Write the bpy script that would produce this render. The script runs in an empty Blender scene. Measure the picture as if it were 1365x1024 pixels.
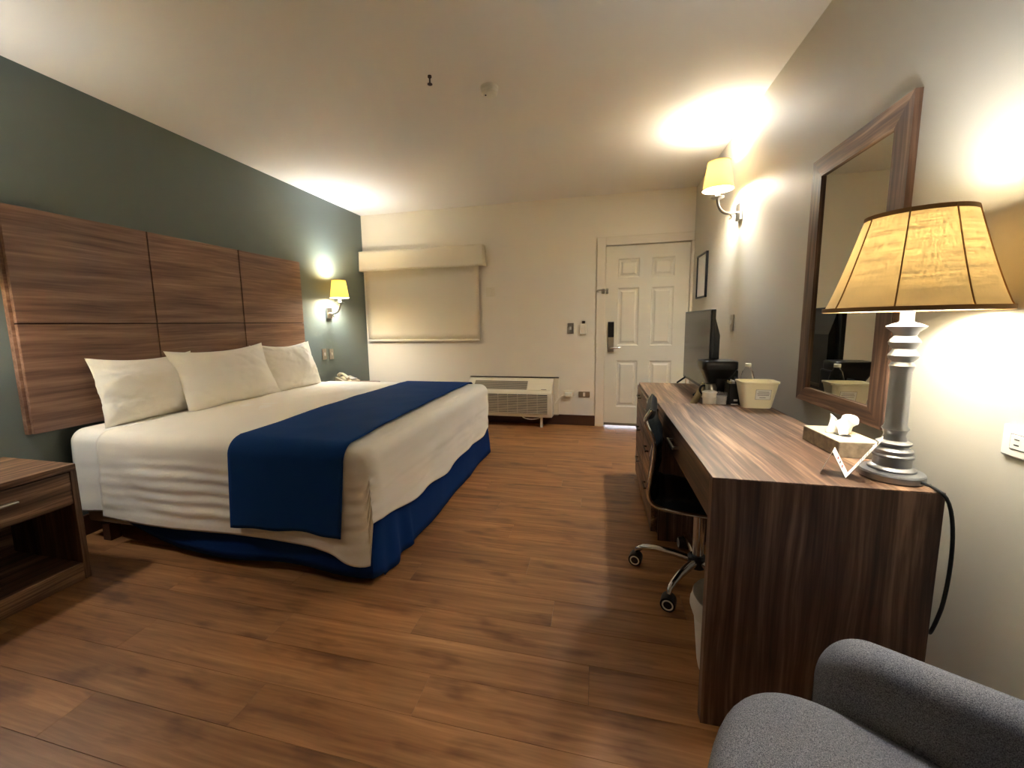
import bpy, bmesh, math, random
from mathutils import Vector, Matrix, noise
random.seed(7)
sc = bpy.context.scene
col = sc.collection
PI = math.pi

# ------------------------------------------------------------------ camera
F, PX, PY = 538.644, 666.28, 498.36            # focal length and principal point in px of the 1365x1024 frame
YAW, PITCH, ROLL = -.2394, -.1238, -.0157
fw = Vector((math.sin(YAW)*math.cos(PITCH), math.cos(YAW)*math.cos(PITCH), math.sin(PITCH)))
rt = Vector((math.cos(YAW), -math.sin(YAW), 0))
up = rt.cross(fw)
r2 = math.cos(ROLL)*rt + math.sin(ROLL)*up
u2 = -math.sin(ROLL)*rt + math.cos(ROLL)*up
cd = bpy.data.cameras.new('camera'); cam = bpy.data.objects.new('camera', cd); col.objects.link(cam)
cam.matrix_world = Matrix(((r2.x, u2.x, -fw.x, 2.9253), (r2.y, u2.y, -fw.y, -4.7297), (r2.z, u2.z, -fw.z, 1.2014), (0, 0, 0, 1)))
cd.sensor_width = 36; cd.lens = F/1365*36; cd.shift_x = (682.5-PX)/1365; cd.shift_y = (PY-512)/1365
cd.clip_start = .02
sc.camera = cam

# ------------------------------------------------------------------ world and exposure
wd = bpy.data.worlds.new('daylight'); sc.world = wd; wd.use_nodes = True
wd.node_tree.nodes['Background'].inputs[0].default_value = (.75, .85, 1, 1)
wd.node_tree.nodes['Background'].inputs[1].default_value = 4.0
vs = sc.view_settings
vs.view_transform = 'Standard'; vs.look = 'None'; vs.gamma = 1; vs.use_curve_mapping = False
vs.exposure = 2.15
SCONCE_W, LAMP_W = 27.0, 5.8
BULB = (.91, .985, 1.11)
sc.cycles.max_bounces = 10; sc.cycles.diffuse_bounces = 6; sc.cycles.transparent_max_bounces = 8
sc.cycles.use_denoising = True
sc.cycles.sample_clamp_indirect = 6

W, H, NEAR = 3.8917, 2.571, -6.3

# ------------------------------------------------------------------ materials
def lin(r, g, b):
    f = lambda c: (c/255/12.92) if c/255 <= .04045 else ((c/255+.055)/1.055)**2.4
    return (f(r), f(g), f(b), 1)
MATS = {}
def base(name):
    m = bpy.data.materials.new(name); m.use_nodes = True; MATS[name] = m
    nt = m.node_tree; return m, nt, nt.nodes['Principled BSDF']
def N(nt, t, **kw):
    n = nt.nodes.new(t)
    for k, v in kw.items():
        if k in n.inputs.keys(): n.inputs[k].default_value = v
        else: setattr(n, k, v)
    return n
def plain(name, c, rough=.5, metal=0, bump=0, bscale=300, var=0, spec=.5, trans=0, alpha=1, ior=1.45):
    m, nt, b = base(name)
    b.inputs['Base Color'].default_value = c; b.inputs['Roughness'].default_value = rough
    b.inputs['Metallic'].default_value = metal; b.inputs['Specular IOR Level'].default_value = spec
    b.inputs['Transmission Weight'].default_value = trans; b.inputs['IOR'].default_value = ior
    tc = N(nt, 'ShaderNodeTexCoord')
    nz = N(nt, 'ShaderNodeTexNoise', Scale=bscale, Detail=3.0)
    nt.links.new(tc.outputs['Object'], nz.inputs['Vector'])
    if bump:
        bp = N(nt, 'ShaderNodeBump', Strength=bump, Distance=.002)
        nt.links.new(nz.outputs['Fac'], bp.inputs['Height']); nt.links.new(bp.outputs[0], b.inputs['Normal'])
    if var:
        nz2 = N(nt, 'ShaderNodeTexNoise', Scale=bscale*.02 if bscale > 50 else bscale, Detail=4.0)
        nt.links.new(tc.outputs['Object'], nz2.inputs['Vector'])
        mx = N(nt, 'ShaderNodeMix', data_type='RGBA', blend_type='MIX')
        mx.inputs[6].default_value = tuple(x*(1-var) for x in c[:3])+(1,); mx.inputs[7].default_value = tuple(min(1, x*(1+var)) for x in c[:3])+(1,)
        nt.links.new(nz2.outputs['Fac'], mx.inputs[0]); nt.links.new(mx.outputs[2], b.inputs['Base Color'])
    return m
def wood(name, axis, stops, rough=.42, scale=1.0, seed=0, perobj=False, streak=22, wavy=.6):
    """striped laminate or plank grain running along one axis of the object"""
    m, nt, b = base(name); L = nt.links.new
    tc = N(nt, 'ShaderNodeTexCoord'); mp = N(nt, 'ShaderNodeMapping')
    L(tc.outputs['Object'], mp.inputs['Vector'])
    s = [streak*scale]*3; s[axis] = 1.1*scale
    vec = mp.outputs[0]
    mp.inputs['Location'].default_value = (seed*3.1, seed*1.7, seed*2.3)
    if perobj:
        oi = N(nt, 'ShaderNodeObjectInfo'); ad = N(nt, 'ShaderNodeVectorMath', operation='MULTIPLY_ADD')
        cmb = N(nt, 'ShaderNodeCombineXYZ')
        for k, mul in enumerate((37.0, 91.0, 53.0)):
            q = N(nt, 'ShaderNodeMath', operation='MULTIPLY'); q.inputs[1].default_value = mul
            L(oi.outputs['Random'], q.inputs[0]); L(q.outputs[0], cmb.inputs[k])
        ad2 = N(nt, 'ShaderNodeVectorMath', operation='ADD'); L(vec, ad2.inputs[0]); L(cmb.outputs[0], ad2.inputs[1]); vec = ad2.outputs[0]
    # slow warp so that the stripes wander
    wn = N(nt, 'ShaderNodeTexNoise', Scale=2.2*scale, Detail=2.0); 
    mpw = N(nt, 'ShaderNodeMapping'); sw = [1.6]*3; sw[axis] = .55; mpw.inputs['Scale'].default_value = sw
    L(vec, mpw.inputs['Vector']); L(mpw.outputs[0], wn.inputs['Vector'])
    wa = N(nt, 'ShaderNodeVectorMath', operation='MULTIPLY_ADD'); wa.inputs[1].default_value = [0 if k == axis else .09*wavy for k in range(3)]
    L(wn.outputs['Color'], wa.inputs[0]); L(vec, wa.inputs[2])
    ms = N(nt, 'ShaderNodeMapping'); ms.inputs['Scale'].default_value = s; L(wa.outputs[0], ms.inputs['Vector'])
    n1 = N(nt, 'ShaderNodeTexNoise', Scale=1.0, Detail=5.0, Roughness=.62); L(ms.outputs[0], n1.inputs['Vector'])
    s2 = [x*5 for x in s]; s2[axis] = 2.5*scale
    ms2 = N(nt, 'ShaderNodeMapping'); ms2.inputs['Scale'].default_value = s2; L(wa.outputs[0], ms2.inputs['Vector'])
    n2 = N(nt, 'ShaderNodeTexNoise', Scale=1.0, Detail=3.0); L(ms2.outputs[0], n2.inputs['Vector'])
    mx = N(nt, 'ShaderNodeMath', operation='MULTIPLY_ADD'); mx.inputs[1].default_value = .3
    L(n2.outputs['Fac'], mx.inputs[0]); 
    q = N(nt, 'ShaderNodeMath', operation='MULTIPLY'); q.inputs[1].default_value = .72; L(n1.outputs['Fac'], q.inputs[0]); L(q.outputs[0], mx.inputs[2])
    cr = N(nt, 'ShaderNodeValToRGB'); L(mx.outputs[0], cr.inputs[0])
    el = cr.color_ramp.elements
    el[0].position, el[0].color = stops[0]; el[1].position, el[1].color = stops[-1]
    for p, c in stops[1:-1]:
        e = el.new(p); e.color = c
    out = cr.outputs[0]
    if perobj:
        hv = N(nt, 'ShaderNodeHueSaturation'); mr = N(nt, 'ShaderNodeMapRange'); mr.inputs[3].default_value = .88; mr.inputs[4].default_value = 1.12
        L(oi.outputs['Random'], mr.inputs[0]); L(mr.outputs[0], hv.inputs['Value']); L(out, hv.inputs['Color']); out = hv.outputs[0]
        # dark knots and smudges
        kn = N(nt, 'ShaderNodeTexNoise', Scale=1.0, Detail=3.0); mk = N(nt, 'ShaderNodeMapping'); sk = [13.0]*3; sk[axis] = 4.0; mk.inputs['Scale'].default_value = sk
        L(vec, mk.inputs['Vector']); L(mk.outputs[0], kn.inputs['Vector'])
        kr = N(nt, 'ShaderNodeValToRGB'); kr.color_ramp.elements[0].position = .3; kr.color_ramp.elements[0].color = (.55, .5, .47, 1); kr.color_ramp.elements[1].position = .46; kr.color_ramp.elements[1].color = (1, 1, 1, 1)
        L(kn.outputs['Fac'], kr.inputs[0])
        ml = N(nt, 'ShaderNodeMix', data_type='RGBA', blend_type='MULTIPLY'); ml.inputs[0].default_value = 1
        L(out, ml.inputs[6]); L(kr.outputs[0], ml.inputs[7]); out = ml.outputs[2]
    L(out, b.inputs['Base Color']); b.inputs['Roughness'].default_value = rough
    bp = N(nt, 'ShaderNodeBump', Strength=.12, Distance=.001); L(mx.outputs[0], bp.inputs['Height']); L(bp.outputs[0], b.inputs['Normal'])
    return m
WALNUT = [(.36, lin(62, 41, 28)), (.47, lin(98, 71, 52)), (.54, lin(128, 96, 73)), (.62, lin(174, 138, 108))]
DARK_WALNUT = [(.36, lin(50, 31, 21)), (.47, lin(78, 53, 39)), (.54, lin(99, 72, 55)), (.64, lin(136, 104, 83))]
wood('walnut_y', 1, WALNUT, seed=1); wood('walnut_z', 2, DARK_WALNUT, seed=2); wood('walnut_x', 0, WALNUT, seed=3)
wood('headboard_laminate', 1, [(.34, lin(88, 60, 45)), (.48, lin(120, 87, 67)), (.57, lin(138, 104, 83)), (.68, lin(160, 127, 103))], seed=4, streak=20)
wood('plank', 0, [(.32, lin(104, 66, 36)), (.45, lin(138, 93, 54)), (.56, lin(158, 110, 67)), (.7, lin(184, 134, 86))], rough=.42, seed=5, perobj=True, streak=17)
plain('groove', lin(64, 42, 28), .8)
plain('green_paint', lin(104, 113, 106), .55, bump=.08, bscale=180)
plain('cream_paint', lin(233, 222, 200), .6, bump=.08, bscale=180)
plain('beige_paint', lin(194, 187, 170), .5, bump=.08, bscale=180)
plain('ceiling_paint', lin(232, 226, 215), .7, bump=.1, bscale=150)
plain('trim_white', lin(226, 214, 190), .45)
plain('door_white', lin(222, 214, 192), .45, var=.06, bscale=200, bump=.03)
plain('base_brown', lin(70, 42, 28), .45)
plain('concrete', lin(200, 205, 215), .8, var=.1)
def fabric(name, c, rough=.9, scale=900, bump=.35, var=.0):
    return plain(name, c, rough, bump=bump, bscale=scale, var=var, spec=.15)
fabric('white_linen', lin(242, 236, 224)); fabric('white_cover', lin(240, 231, 215)); fabric('pillow_white', lin(246, 240, 226))
fabric('navy_cloth', lin(14, 52, 104)); fabric('navy_skirt', lin(10, 44, 96)); fabric('ticking', lin(170, 150, 120))
fabric('blind_cloth', lin(228, 214, 186), bump=.15)
plain('dark_leg', lin(52, 26, 18), .5)
plain('nickel', lin(176, 170, 160), .3, 1); plain('chrome', lin(225, 222, 215), .1, 1); plain('brass_dark', lin(90, 78, 62), .4, 1)
plain('pewter', lin(158, 159, 162), .34, .9)
plain('black_plastic', lin(16, 16, 17), .3); plain('black_vinyl', lin(16, 20, 22), .45, spec=.3, bump=.1, bscale=400); plain('black_rubber', lin(14, 14, 14), .7)
plain('screen', lin(40, 38, 37), .17, spec=.7)
plain('white_plastic', lin(232, 226, 210), .4); plain('cream_plastic', lin(226, 214, 186), .45); plain('ac_white', lin(224, 212, 186), .45)
plain('ac_slat', lin(196, 182, 156), .5); plain('ac_vent', lin(120, 108, 90), .55); plain('dark_recess', lin(30, 26, 22), .8)
plain('steel_plate', lin(170, 160, 145), .35, .9)
plain('paper', lin(238, 234, 226), .8); plain('ink', lin(60, 56, 60), .8); plain('grey_ink', lin(150, 140, 135), .8); plain('red_ink', lin(150, 60, 60), .8)
plain('bin_cream', lin(246, 236, 204), .5); plain('cup_white', lin(236, 230, 222), .5)
plain('coffee_packet', lin(206, 190, 150), .5, var=.2, bscale=60)
plain('tissue', lin(245, 240, 232), .9)
plain('tissue_box', lin(140, 124, 102), .6, var=.85, bscale=40); plain('tissue_box_top', lin(226, 208, 172), .6, var=.18, bscale=40)
plain('clear_plastic', (.95, .97, .98, 1), .05, trans=1, ior=1.15); plain('crinkle', (.85, .87, .9, 1), .12, trans=.8, ior=1.2, bump=.8, bscale=60)
plain('mirror_glass', (.62, .62, .56, 1), .01, 1)
plain('red_bulb', lin(120, 70, 50), .4, .5)
plain('liner', lin(226, 220, 208), .45)
def shade(name, c, t, fac, weave=0):
    m, nt, b = base(name); L = nt.links.new
    nt.nodes.remove(b); out = nt.nodes['Material Output']
    d = N(nt, 'ShaderNodeBsdfDiffuse'); tr = N(nt, 'ShaderNodeBsdfTranslucent'); mx = N(nt, 'ShaderNodeMixShader')
    mx.inputs[0].default_value = fac
    d.inputs[0].default_value = c; tr.inputs[0].default_value = t
    if weave:
        tc = N(nt, 'ShaderNodeTexCoord')
        prev = None
        for sc_ in ((9, 9, 270), (250, 250, 9)):
            mp = N(nt, 'ShaderNodeMapping'); mp.inputs['Scale'].default_value = sc_; L(tc.outputs['Object'], mp.inputs['Vector'])
            nz = N(nt, 'ShaderNodeTexNoise', Scale=1.0, Detail=2.0); L(mp.outputs[0], nz.inputs['Vector'])
            if prev is None: prev = nz.outputs['Fac']
            else:
                ad = N(nt, 'ShaderNodeMath', operation='ADD'); L(prev, ad.inputs[0]); L(nz.outputs['Fac'], ad.inputs[1]); prev = ad.outputs[0]
        cr = N(nt, 'ShaderNodeValToRGB'); cr.color_ramp.elements[0].position = .4; cr.color_ramp.elements[1].position = .58
        q = N(nt, 'ShaderNodeMath', operation='MULTIPLY'); q.inputs[1].default_value = .5; L(prev, q.inputs[0]); L(q.outputs[0], cr.inputs[0])
        cr.color_ramp.elements[0].color = tuple(x*.4 for x in t[:3])+(1,); cr.color_ramp.elements[1].color = t
        L(cr.outputs[0], tr.inputs[0])
    L(d.outputs[0], mx.inputs[1]); L(tr.outputs[0], mx.inputs[2]); L(mx.outputs[0], out.inputs[0])
    return m
shade('sconce_shade', (.86, .70, .38, 1), (.97, .50, .06, 1), .012)
shade('lamp_linen', (.84, .74, .54, 1), (.90, .52, .14, 1), .040, weave=1)
plain('shade_trim', lin(168, 130, 82), .8)
def bulbmat():
    m, nt, b = base('bulb_glass')
    b.inputs['Base Color'].default_value = (1, .95, .85, 1); b.inputs['Emission Color'].default_value = (1, .85, .6, 1); b.inputs['Emission Strength'].default_value = 8
bulbmat()
def tweed():
    m, nt, b = base('grey_tweed'); L = nt.links.new
    tc = N(nt, 'ShaderNodeTexCoord'); nz = N(nt, 'ShaderNodeTexNoise', Scale=620.0, Detail=3.0, Roughness=.7); L(tc.outputs['Object'], nz.inputs['Vector'])
    cr = N(nt, 'ShaderNodeValToRGB'); cr.color_ramp.elements[0].position = .36; cr.color_ramp.elements[1].position = .66
    cr.color_ramp.elements[0].color = lin(62, 62, 68); cr.color_ramp.elements[1].color = lin(160, 158, 160)
    L(nz.outputs['Fac'], cr.inputs[0]); L(cr.outputs[0], b.inputs['Base Color']); b.inputs['Roughness'].default_value = .95; b.inputs['Specular IOR Level'].default_value = .1
    bp = N(nt, 'ShaderNodeBump', Strength=.5, Distance=.002); L(nz.outputs['Fac'], bp.inputs['Height']); L(bp.outputs[0], b.inputs['Normal'])
tweed()

# ------------------------------------------------------------------ mesh helpers
class MB:
    def __init__(self): self.bm = bmesh.new()
    def box(self, x0, x1, y0, y1, z0, z1, bev=0, seg=1):
        t = bmesh.new(); bmesh.ops.create_cube(t, size=1)
        for v in t.verts: v.co = Vector(((x0+x1)/2+v.co.x*(x1-x0), (y0+y1)/2+v.co.y*(y1-y0), (z0+z1)/2+v.co.z*(z1-z0)))
        if bev: bmesh.ops.bevel(t, geom=t.edges[:], offset=bev, segments=seg, affect='EDGES', profile=.5)
        return self.merge(t)
    def merge(self, t, mat=None):
        if mat is not None: t.transform(mat)
        me = bpy.data.meshes.new('t'); t.to_mesh(me); t.free(); self.bm.from_mesh(me); bpy.data.meshes.remove(me); return self
    def lathe(self, prof, c=(0, 0, 0), axis=2, n=32, caps=True):
        t = bmesh.new(); rings = []
        for r, z in prof: rings.append([t.verts.new((r*math.cos(2*PI*k/n), r*math.sin(2*PI*k/n), z)) for k in range(n)])
        for a, b in zip(rings, rings[1:]):
            for k in range(n): t.faces.new((a[k], a[(k+1) % n], b[(k+1) % n], b[k]))
        if caps: t.faces.new(rings[0][::-1]); t.faces.new(rings[-1])
        M = {2: Matrix(), 0: Matrix.Rotation(PI/2, 4, 'Y'), 1: Matrix.Rotation(-PI/2, 4, 'X')}[axis] if isinstance(axis, int) else Vector((0, 0, 1)).rotation_difference(Vector(axis)).to_matrix().to_4x4()
        return self.merge(t, Matrix.Translation(Vector(c)) @ M)
    def tube(self, pts, r, n=10, caps=True):
        pts = [Vector(p) for p in pts]; t = bmesh.new(); rings = []
        rr = r if isinstance(r, (list, tuple)) else [r]*len(pts)
        tan = [(pts[min(i+1, len(pts)-1)]-pts[max(i-1, 0)]).normalized() for i in range(len(pts))]
        nrm = tan[0].orthogonal().normalized()
        for i, p in enumerate(pts):
            nrm = (nrm - nrm.dot(tan[i])*tan[i]).normalized(); bn = tan[i].cross(nrm)
            rings.append([t.verts.new(p+rr[i]*(math.cos(2*PI*k/n)*nrm+math.sin(2*PI*k/n)*bn)) for k in range(n)])
        for a, b in zip(rings, rings[1:]):
            for k in range(n): t.faces.new((a[k], a[(k+1) % n], b[(k+1) % n], b[k]))
        if caps: t.faces.new(rings[0][::-1]); t.faces.new(rings[-1])
        return self.merge(t)
    def grid(self, P, closed_u=False):
        t = bmesh.new(); V = [[t.verts.new(p) for p in row] for row in P]
        nu = len(V)
        for i in range(nu if closed_u else nu-1):
            a, b = V[i], V[(i+1) % nu]
            for j in range(len(a)-1): t.faces.new((a[j], a[j+1], b[j+1], b[j]))
        return self.merge(t)
    def prism(self, poly, axis, a, b):
        """polygon in the two other axes, extruded along axis from a to b"""
        t = bmesh.new(); o = [k for k in range(3) if k != axis]
        def mk(p, v): q = [0, 0, 0]; q[o[0]], q[o[1]], q[axis] = p[0], p[1], v; return t.verts.new(q)
        A = [mk(p, a) for p in poly]; B = [mk(p, b) for p in poly]
        t.faces.new(A); t.faces.new(B[::-1]); n = len(poly)
        for k in range(n): t.faces.new((A[k], B[k], B[(k+1) % n], A[(k+1) % n]))
        return self.merge(t)
    def build(self, name, mat, parent=None, smooth=False, world=True, solid=0, subs=0, sharp=40):
        bmesh.ops.remove_doubles(self.bm, verts=self.bm.verts, dist=1e-6)
        bmesh.ops.recalc_face_normals(self.bm, faces=self.bm.faces)
        if parent is not None and world:
            rootp = parent
            while rootp.parent: rootp = rootp.parent
            bmesh.ops.translate(self.bm, verts=self.bm.verts, vec=-rootp.location)
        me = bpy.data.meshes.new(name); self.bm.to_mesh(me); self.bm.free()
        o = bpy.data.objects.new(name, me); col.objects.link(o); o.parent = parent
        me.materials.append(MATS[mat])
        if smooth:
            me.shade_smooth(); me.set_sharp_from_angle(angle=math.radians(sharp))
        if solid:
            md = o.modifiers.new('thick', 'SOLIDIFY'); md.thickness = solid; md.offset = 0
        if subs:
            md = o.modifiers.new('sub', 'SUBSURF'); md.levels = subs; md.render_levels = subs
        return o
def tag(o, label, cat, group=None):
    o['label'] = label; o['category'] = cat
    if group: o['group'] = group
    return o
def thing(name, label, cat, loc=(0, 0, 0), rz=0, group=None):
    o = bpy.data.objects.new(name, None); col.objects.link(o); o.empty_display_size = .1
    o.location = loc; o.rotation_euler = (0, 0, rz)
    return tag(o, label, cat, group)
def struct(o): o['kind'] = 'structure'; return o
def lamp_light(parent, loc, power, r=.02, color=BULB):
    l = bpy.data.lights.new('bulb_light', 'POINT'); l.energy = power; l.color = color; l.shadow_soft_size = r
    o = bpy.data.objects.new('bulb_light', l); col.objects.link(o); o.parent = parent; o.location = loc; return o
def bez(p0, p1, p2, p3, n=12):
    p0, p1, p2, p3 = map(Vector, (p0, p1, p2, p3))
    return [(1-t)**3*p0+3*t*(1-t)**2*p1+3*t*t*(1-t)*p2+t**3*p3 for t in [k/n for k in range(n+1)]]
def rr(w, d, r, n=5):
    out = []
    for cx, cy, a0 in ((w/2-r, d/2-r, 0), (-w/2+r, d/2-r, PI/2), (-w/2+r, -d/2+r, PI), (w/2-r, -d/2+r, 1.5*PI)):
        for k in range(n+1): a = a0+k/n*PI/2; out.append((cx+r*math.cos(a), cy+r*math.sin(a)))
    return out
def fbm(x, y, z, s=1.0): return noise.fractal(Vector((x*s, y*s, z*s)), 1.0, 2.0, 4)

# ------------------------------------------------------------------ room shell
b = MB(); b.box(-.1, W+.1, NEAR-.1, .12, -.08, -.008); floor = struct(b.build('floor', 'groove'))
PWD, PLN, TH = .155, 1.22, .008
cache = {}
y = 0.0; row = 0
while y > NEAR:
    y0 = max(y-PWD, NEAR); x = -((row*.437) % 1.0)*PLN
    while x < W:
        a, e = max(x, 0), min(x+PLN, W)
        if e-a > .03:
            key = (round(e-a, 3), round(y-y0, 3))
            if key not in cache:
                t = MB(); t.box(-(e-a)/2+.0003, (e-a)/2-.0003, -(y-y0)/2+.0003, (y-y0)/2-.0003, -TH, 0, .0007)
                po = t.build('plank', 'plank', floor); cache[key] = po.data
            else:
                po = bpy.data.objects.new('plank', cache[key]); col.objects.link(po); po.parent = floor
            po.location = ((a+e)/2, (y+y0)/2, 0)
        x += PLN
    y = y0; row += 1
b = MB(); b.box(-.1, W+.1, NEAR-.1, .12, H, H+.1); struct(b.build('ceiling', 'ceiling_paint'))
b = MB(); b.box(-.1, 0, NEAR-.1, .12, -.008, H); struct(b.build('wall_left', 'green_paint'))
b = MB(); b.box(W, W+.1, NEAR-.1, .12, -.008, H); struct(b.build('wall_right', 'beige_paint'))
b = MB(); b.box(0, W, NEAR-.1, NEAR, -.008, H); struct(b.build('wall_near', 'cream_paint'))
DX0, DX1, DZ = 2.9946, 3.8637, 2.03
b = MB(); b.box(0, DX0, 0, .12, -.008, H); b.box(DX1, W, 0, .12, -.008, H); b.box(DX0, DX1, 0, .12, DZ, H)
struct(b.build('wall_far', 'cream_paint'))
b = MB(); b.box(2.0, W+1, .12, 2.2, -.06, -.02); tag(b.build('walkway', 'concrete'), 'pale concrete walkway outside seen through the gap under the door', 'walkway')
b = MB(); b.box(0, 2.8993, -.014, 0, .0, .122, .003); struct(b.build('baseboard_far', 'base_brown'))
b = MB(); b.box(0, .014, NEAR, -.015, .0, .122, .003); struct(b.build('baseboard_left', 'base_brown'))
b = MB(); b.box(W-.014, W, NEAR, -.03, .0, .122, .003); struct(b.build('baseboard_right', 'base_brown'))
b = MB(); b.box(2.8993, DX0, -.022, .0, 0, 2.122, .003); b.box(DX0, W-.001, -.022, .0, DZ, 2.122, .003); b.box(DX1, W-.001, -.022, .0, 0, DZ, .003)
b.box(DX0, DX0+.02, .052, .07, 0, DZ); b.box(DX1-.02, DX1, .052, .07, 0, DZ); b.box(DX0, DX1, .052, .07, DZ-.02, DZ)
struct(b.build('trim_1', 'trim_white'))
# door with six raised panels, lock and guard latch
door = struct(bpy.data.objects.new('door_1', None)); col.objects.link(door); door.location = (DX0, .02, 0)
g = .005; x0, x1 = DX0+g, DX1-g
cols = [(DX0+.135, DX0+.36), (DX0+.485, DX0+.715)]; rows = [(.235, .765), (.935, 1.57), (1.68, 1.885)]
b = MB(); b.box(x0, x1, .018, .05, .017, DZ-g)
for a, e in ((x0, cols[0][0]), (cols[0][1], cols[1][0]), (cols[1][1], x1)): b.box(a, e, .006, .02, .017, DZ-g)
for a, e in ((.017, rows[0][0]), (rows[0][1], rows[1][0]), (rows[1][1], rows[2][0]), (rows[2][1], DZ-g)):
    for c0, c1 in cols: b.box(c0-.001, c1+.001, .006, .02, a, e)
b.build('slab', 'door_white', door)
for c0, c1 in cols:
    for z0, z1 in rows:
        b = MB(); t = bmesh.new()
        R = [[(c0+i, yy, z0+i), (c1-i, yy, z0+i), (c1-i, yy, z1-i), (c0+i, yy, z1-i)] for i, yy in ((0, .0062), (.012, .0175), (.03, .0175), (.048, .008))]
        V = [[t.verts.new(p) for p in ring] for ring in R]
        for A, B in zip(V, V[1:]):
            for k in range(4): t.faces.new((A[k], A[(k+1) % 4], B[(k+1) % 4], B[k]))
        t.faces.new(V[-1]); b.merge(t); b.build('door_panel', 'door_white', door)
b = MB(); b.box(x0, x1, -.002, .008, .017, .047, .002); b.build('door_sweep', 'ac_vent', door)
b = MB(); b.box(3.028, 3.098, -.014, .006, .862, 1.205, .006, 2); lk = b.build('lock_plate', 'steel_plate', door)
b = MB(); b.box(3.031, 3.095, -.026, -.013, 1.03, 1.2, .005, 2); b.build('lock_cover', 'black_plastic', lk)
b = MB(); b.lathe([(.009, 0), (.009, .012)], (3.063, -.0135, .99), 1, 14); b.build('keyhole', 'black_plastic', lk)
b = MB(); b.tube([(3.063, -.012, .912), (3.063, -.06, .912)], .012, 12); b.tube(bez((3.063, -.055, .912), (3.09, -.065, .912), (3.13, -.06, .909), (3.168, -.052, .915)), [.011]*5+[.009]*8, 10); b.build('lever', 'chrome', lk, True)
b = MB(); b.box(2.955, 2.99, -.034, -.021, 1.51, 1.565, .003); b.box(3.0, 3.028, -.01, .006, 1.508, 1.57, .003)
b.tube([(2.92, -.04, 1.53), (2.9, -.045, 1.54), (2.92, -.045, 1.552), (3.02, -.03, 1.545)], .005, 8); b.build('guard_latch', 'chrome', door, True)
b = MB(); b.lathe([(.007, 0), (.007, .004)], (3.417, .003, 1.6), 1, 14); b.build('peephole', 'trim_white', door)

# ------------------------------------------------------------------ headboard
hb = thing('headboard', 'tall walnut laminate headboard of six flush panels on green wall', 'headboard', (.03, -2.256, .66))
Y0, Y1, Z0, Z1 = -3.295, -1.218, .66, 1.832
b = MB(); b.box(.001, .03, Y0, Y1, Z0, Z1); b.build('backing', 'groove', hb)
ys = [Y0, -2.617, -1.922, Y1]; zs = [Z0, 1.238, Z1]; gp = .0035
for i in range(3):
    for j in range(2):
        b = MB(); b.box(.03, .052, ys[i]+(gp if i else 0), ys[i+1]-(gp if i < 2 else 0), zs[j]+(gp if j else 0), zs[j+1]-(gp if j < 1 else 0), .0015)
        b.build('panel', 'headboard_laminate', hb)
for a in (Y0-.012, Y1):
    b = MB(); b.box(.001, .03, a, a+.012, Z0, Z1); b.build('side_edge', 'headboard_laminate', hb)

# ------------------------------------------------------------------ bed
BX, BN, BF, BT = 1.93, -3.17, -1.16, .645       # foot, near side, far side, top of the mattress
bed = thing('bed', 'king bed with white bedding and navy bed skirt under the walnut headboard', 'bed', (1.0, -2.165, 0))
def rpath(x0, xf, yn, yf, r, step=.03):
    """open path near head -> foot corner -> foot -> far corner -> far head: (point, outward normal)"""
    out = []
    def seg(p, q, n):
        L = (Vector(q)-Vector(p)).length; k = max(2, int(L/step))
        for i in range(k): out.append((Vector(p).lerp(Vector(q), i/k), Vector(n)))
    def arc(c, a0, a1):
        k = 8
        for i in range(k):
            a = a0+(a1-a0)*i/k; out.append((Vector((c[0]+r*math.cos(a), c[1]+r*math.sin(a), 0)), Vector((math.cos(a), math.sin(a), 0))))
    seg((x0, yn, 0), (xf-r, yn, 0), (0, -1, 0)); arc((xf-r, yn+r), -PI/2, 0)
    seg((xf, yn+r, 0), (xf, yf-r, 0), (1, 0, 0)); arc((xf-r, yf-r), 0, PI/2)
    seg((xf-r, yf, 0), (x0, yf, 0), (0, 1, 0)); out.append((Vector((x0, yf, 0)), Vector((0, 1, 0))))
    return out
b = MB(); b.box(.06, BX-.03, BN+.03, BF-.03, .36, BT-.01, .05, 4); b.build('mattress', 'white_linen', bed, True)
b = MB(); b.box(.06, BX-.03, BN+.035, BF-.035, .1, .36, .02, 2); b.build('box_spring', 'ticking', bed, True)
for lx in (.2, 1.06, 1.83):
    for ly in (BN+.06, -2.165, BF-.06):
        b = MB(); b.prism([(lx-.028, ly-.028), (lx+.028, ly-.028), (lx+.028, ly+.028), (lx-.028, ly+.028)], 2, 0, .1); b.build('leg', 'dark_leg', bed)
# skirt
P = []; pth = rpath(.36, BX+.005, BN+.012, BF-.012, .06, .02); s = 0; prev = pth[0][0]
for p, n in pth:
    s += (p-prev).length; prev = p
    near = n.y < -.5; rise = max(0, 1-(p.x-.36)/.42) if near else 0
    hem = (.045 if n.y < -.3 else .022)+.14*rise**1.5+.006*math.sin(s*7)
    rowp = []
    for j in range(9):
        f = j/8; z = .34*f+hem*(1-f)
        d = (1-f)*(.026+.008*math.sin(s*9+1)+.006*fbm(s, z, 0, 4)); 
        if 2.0-abs(p.x) < .1 and abs(p.y-BN) < .35: d += (1-f)*.014*math.sin(s*38)
        d -= rise*.03*(1-f)
        rowp.append(p+n*d+Vector((0, 0, z)))
    P.append(rowp)
b = MB(); b.grid(P); b.build('bed_skirt', 'navy_skirt', bed, True, solid=.004)
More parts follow.
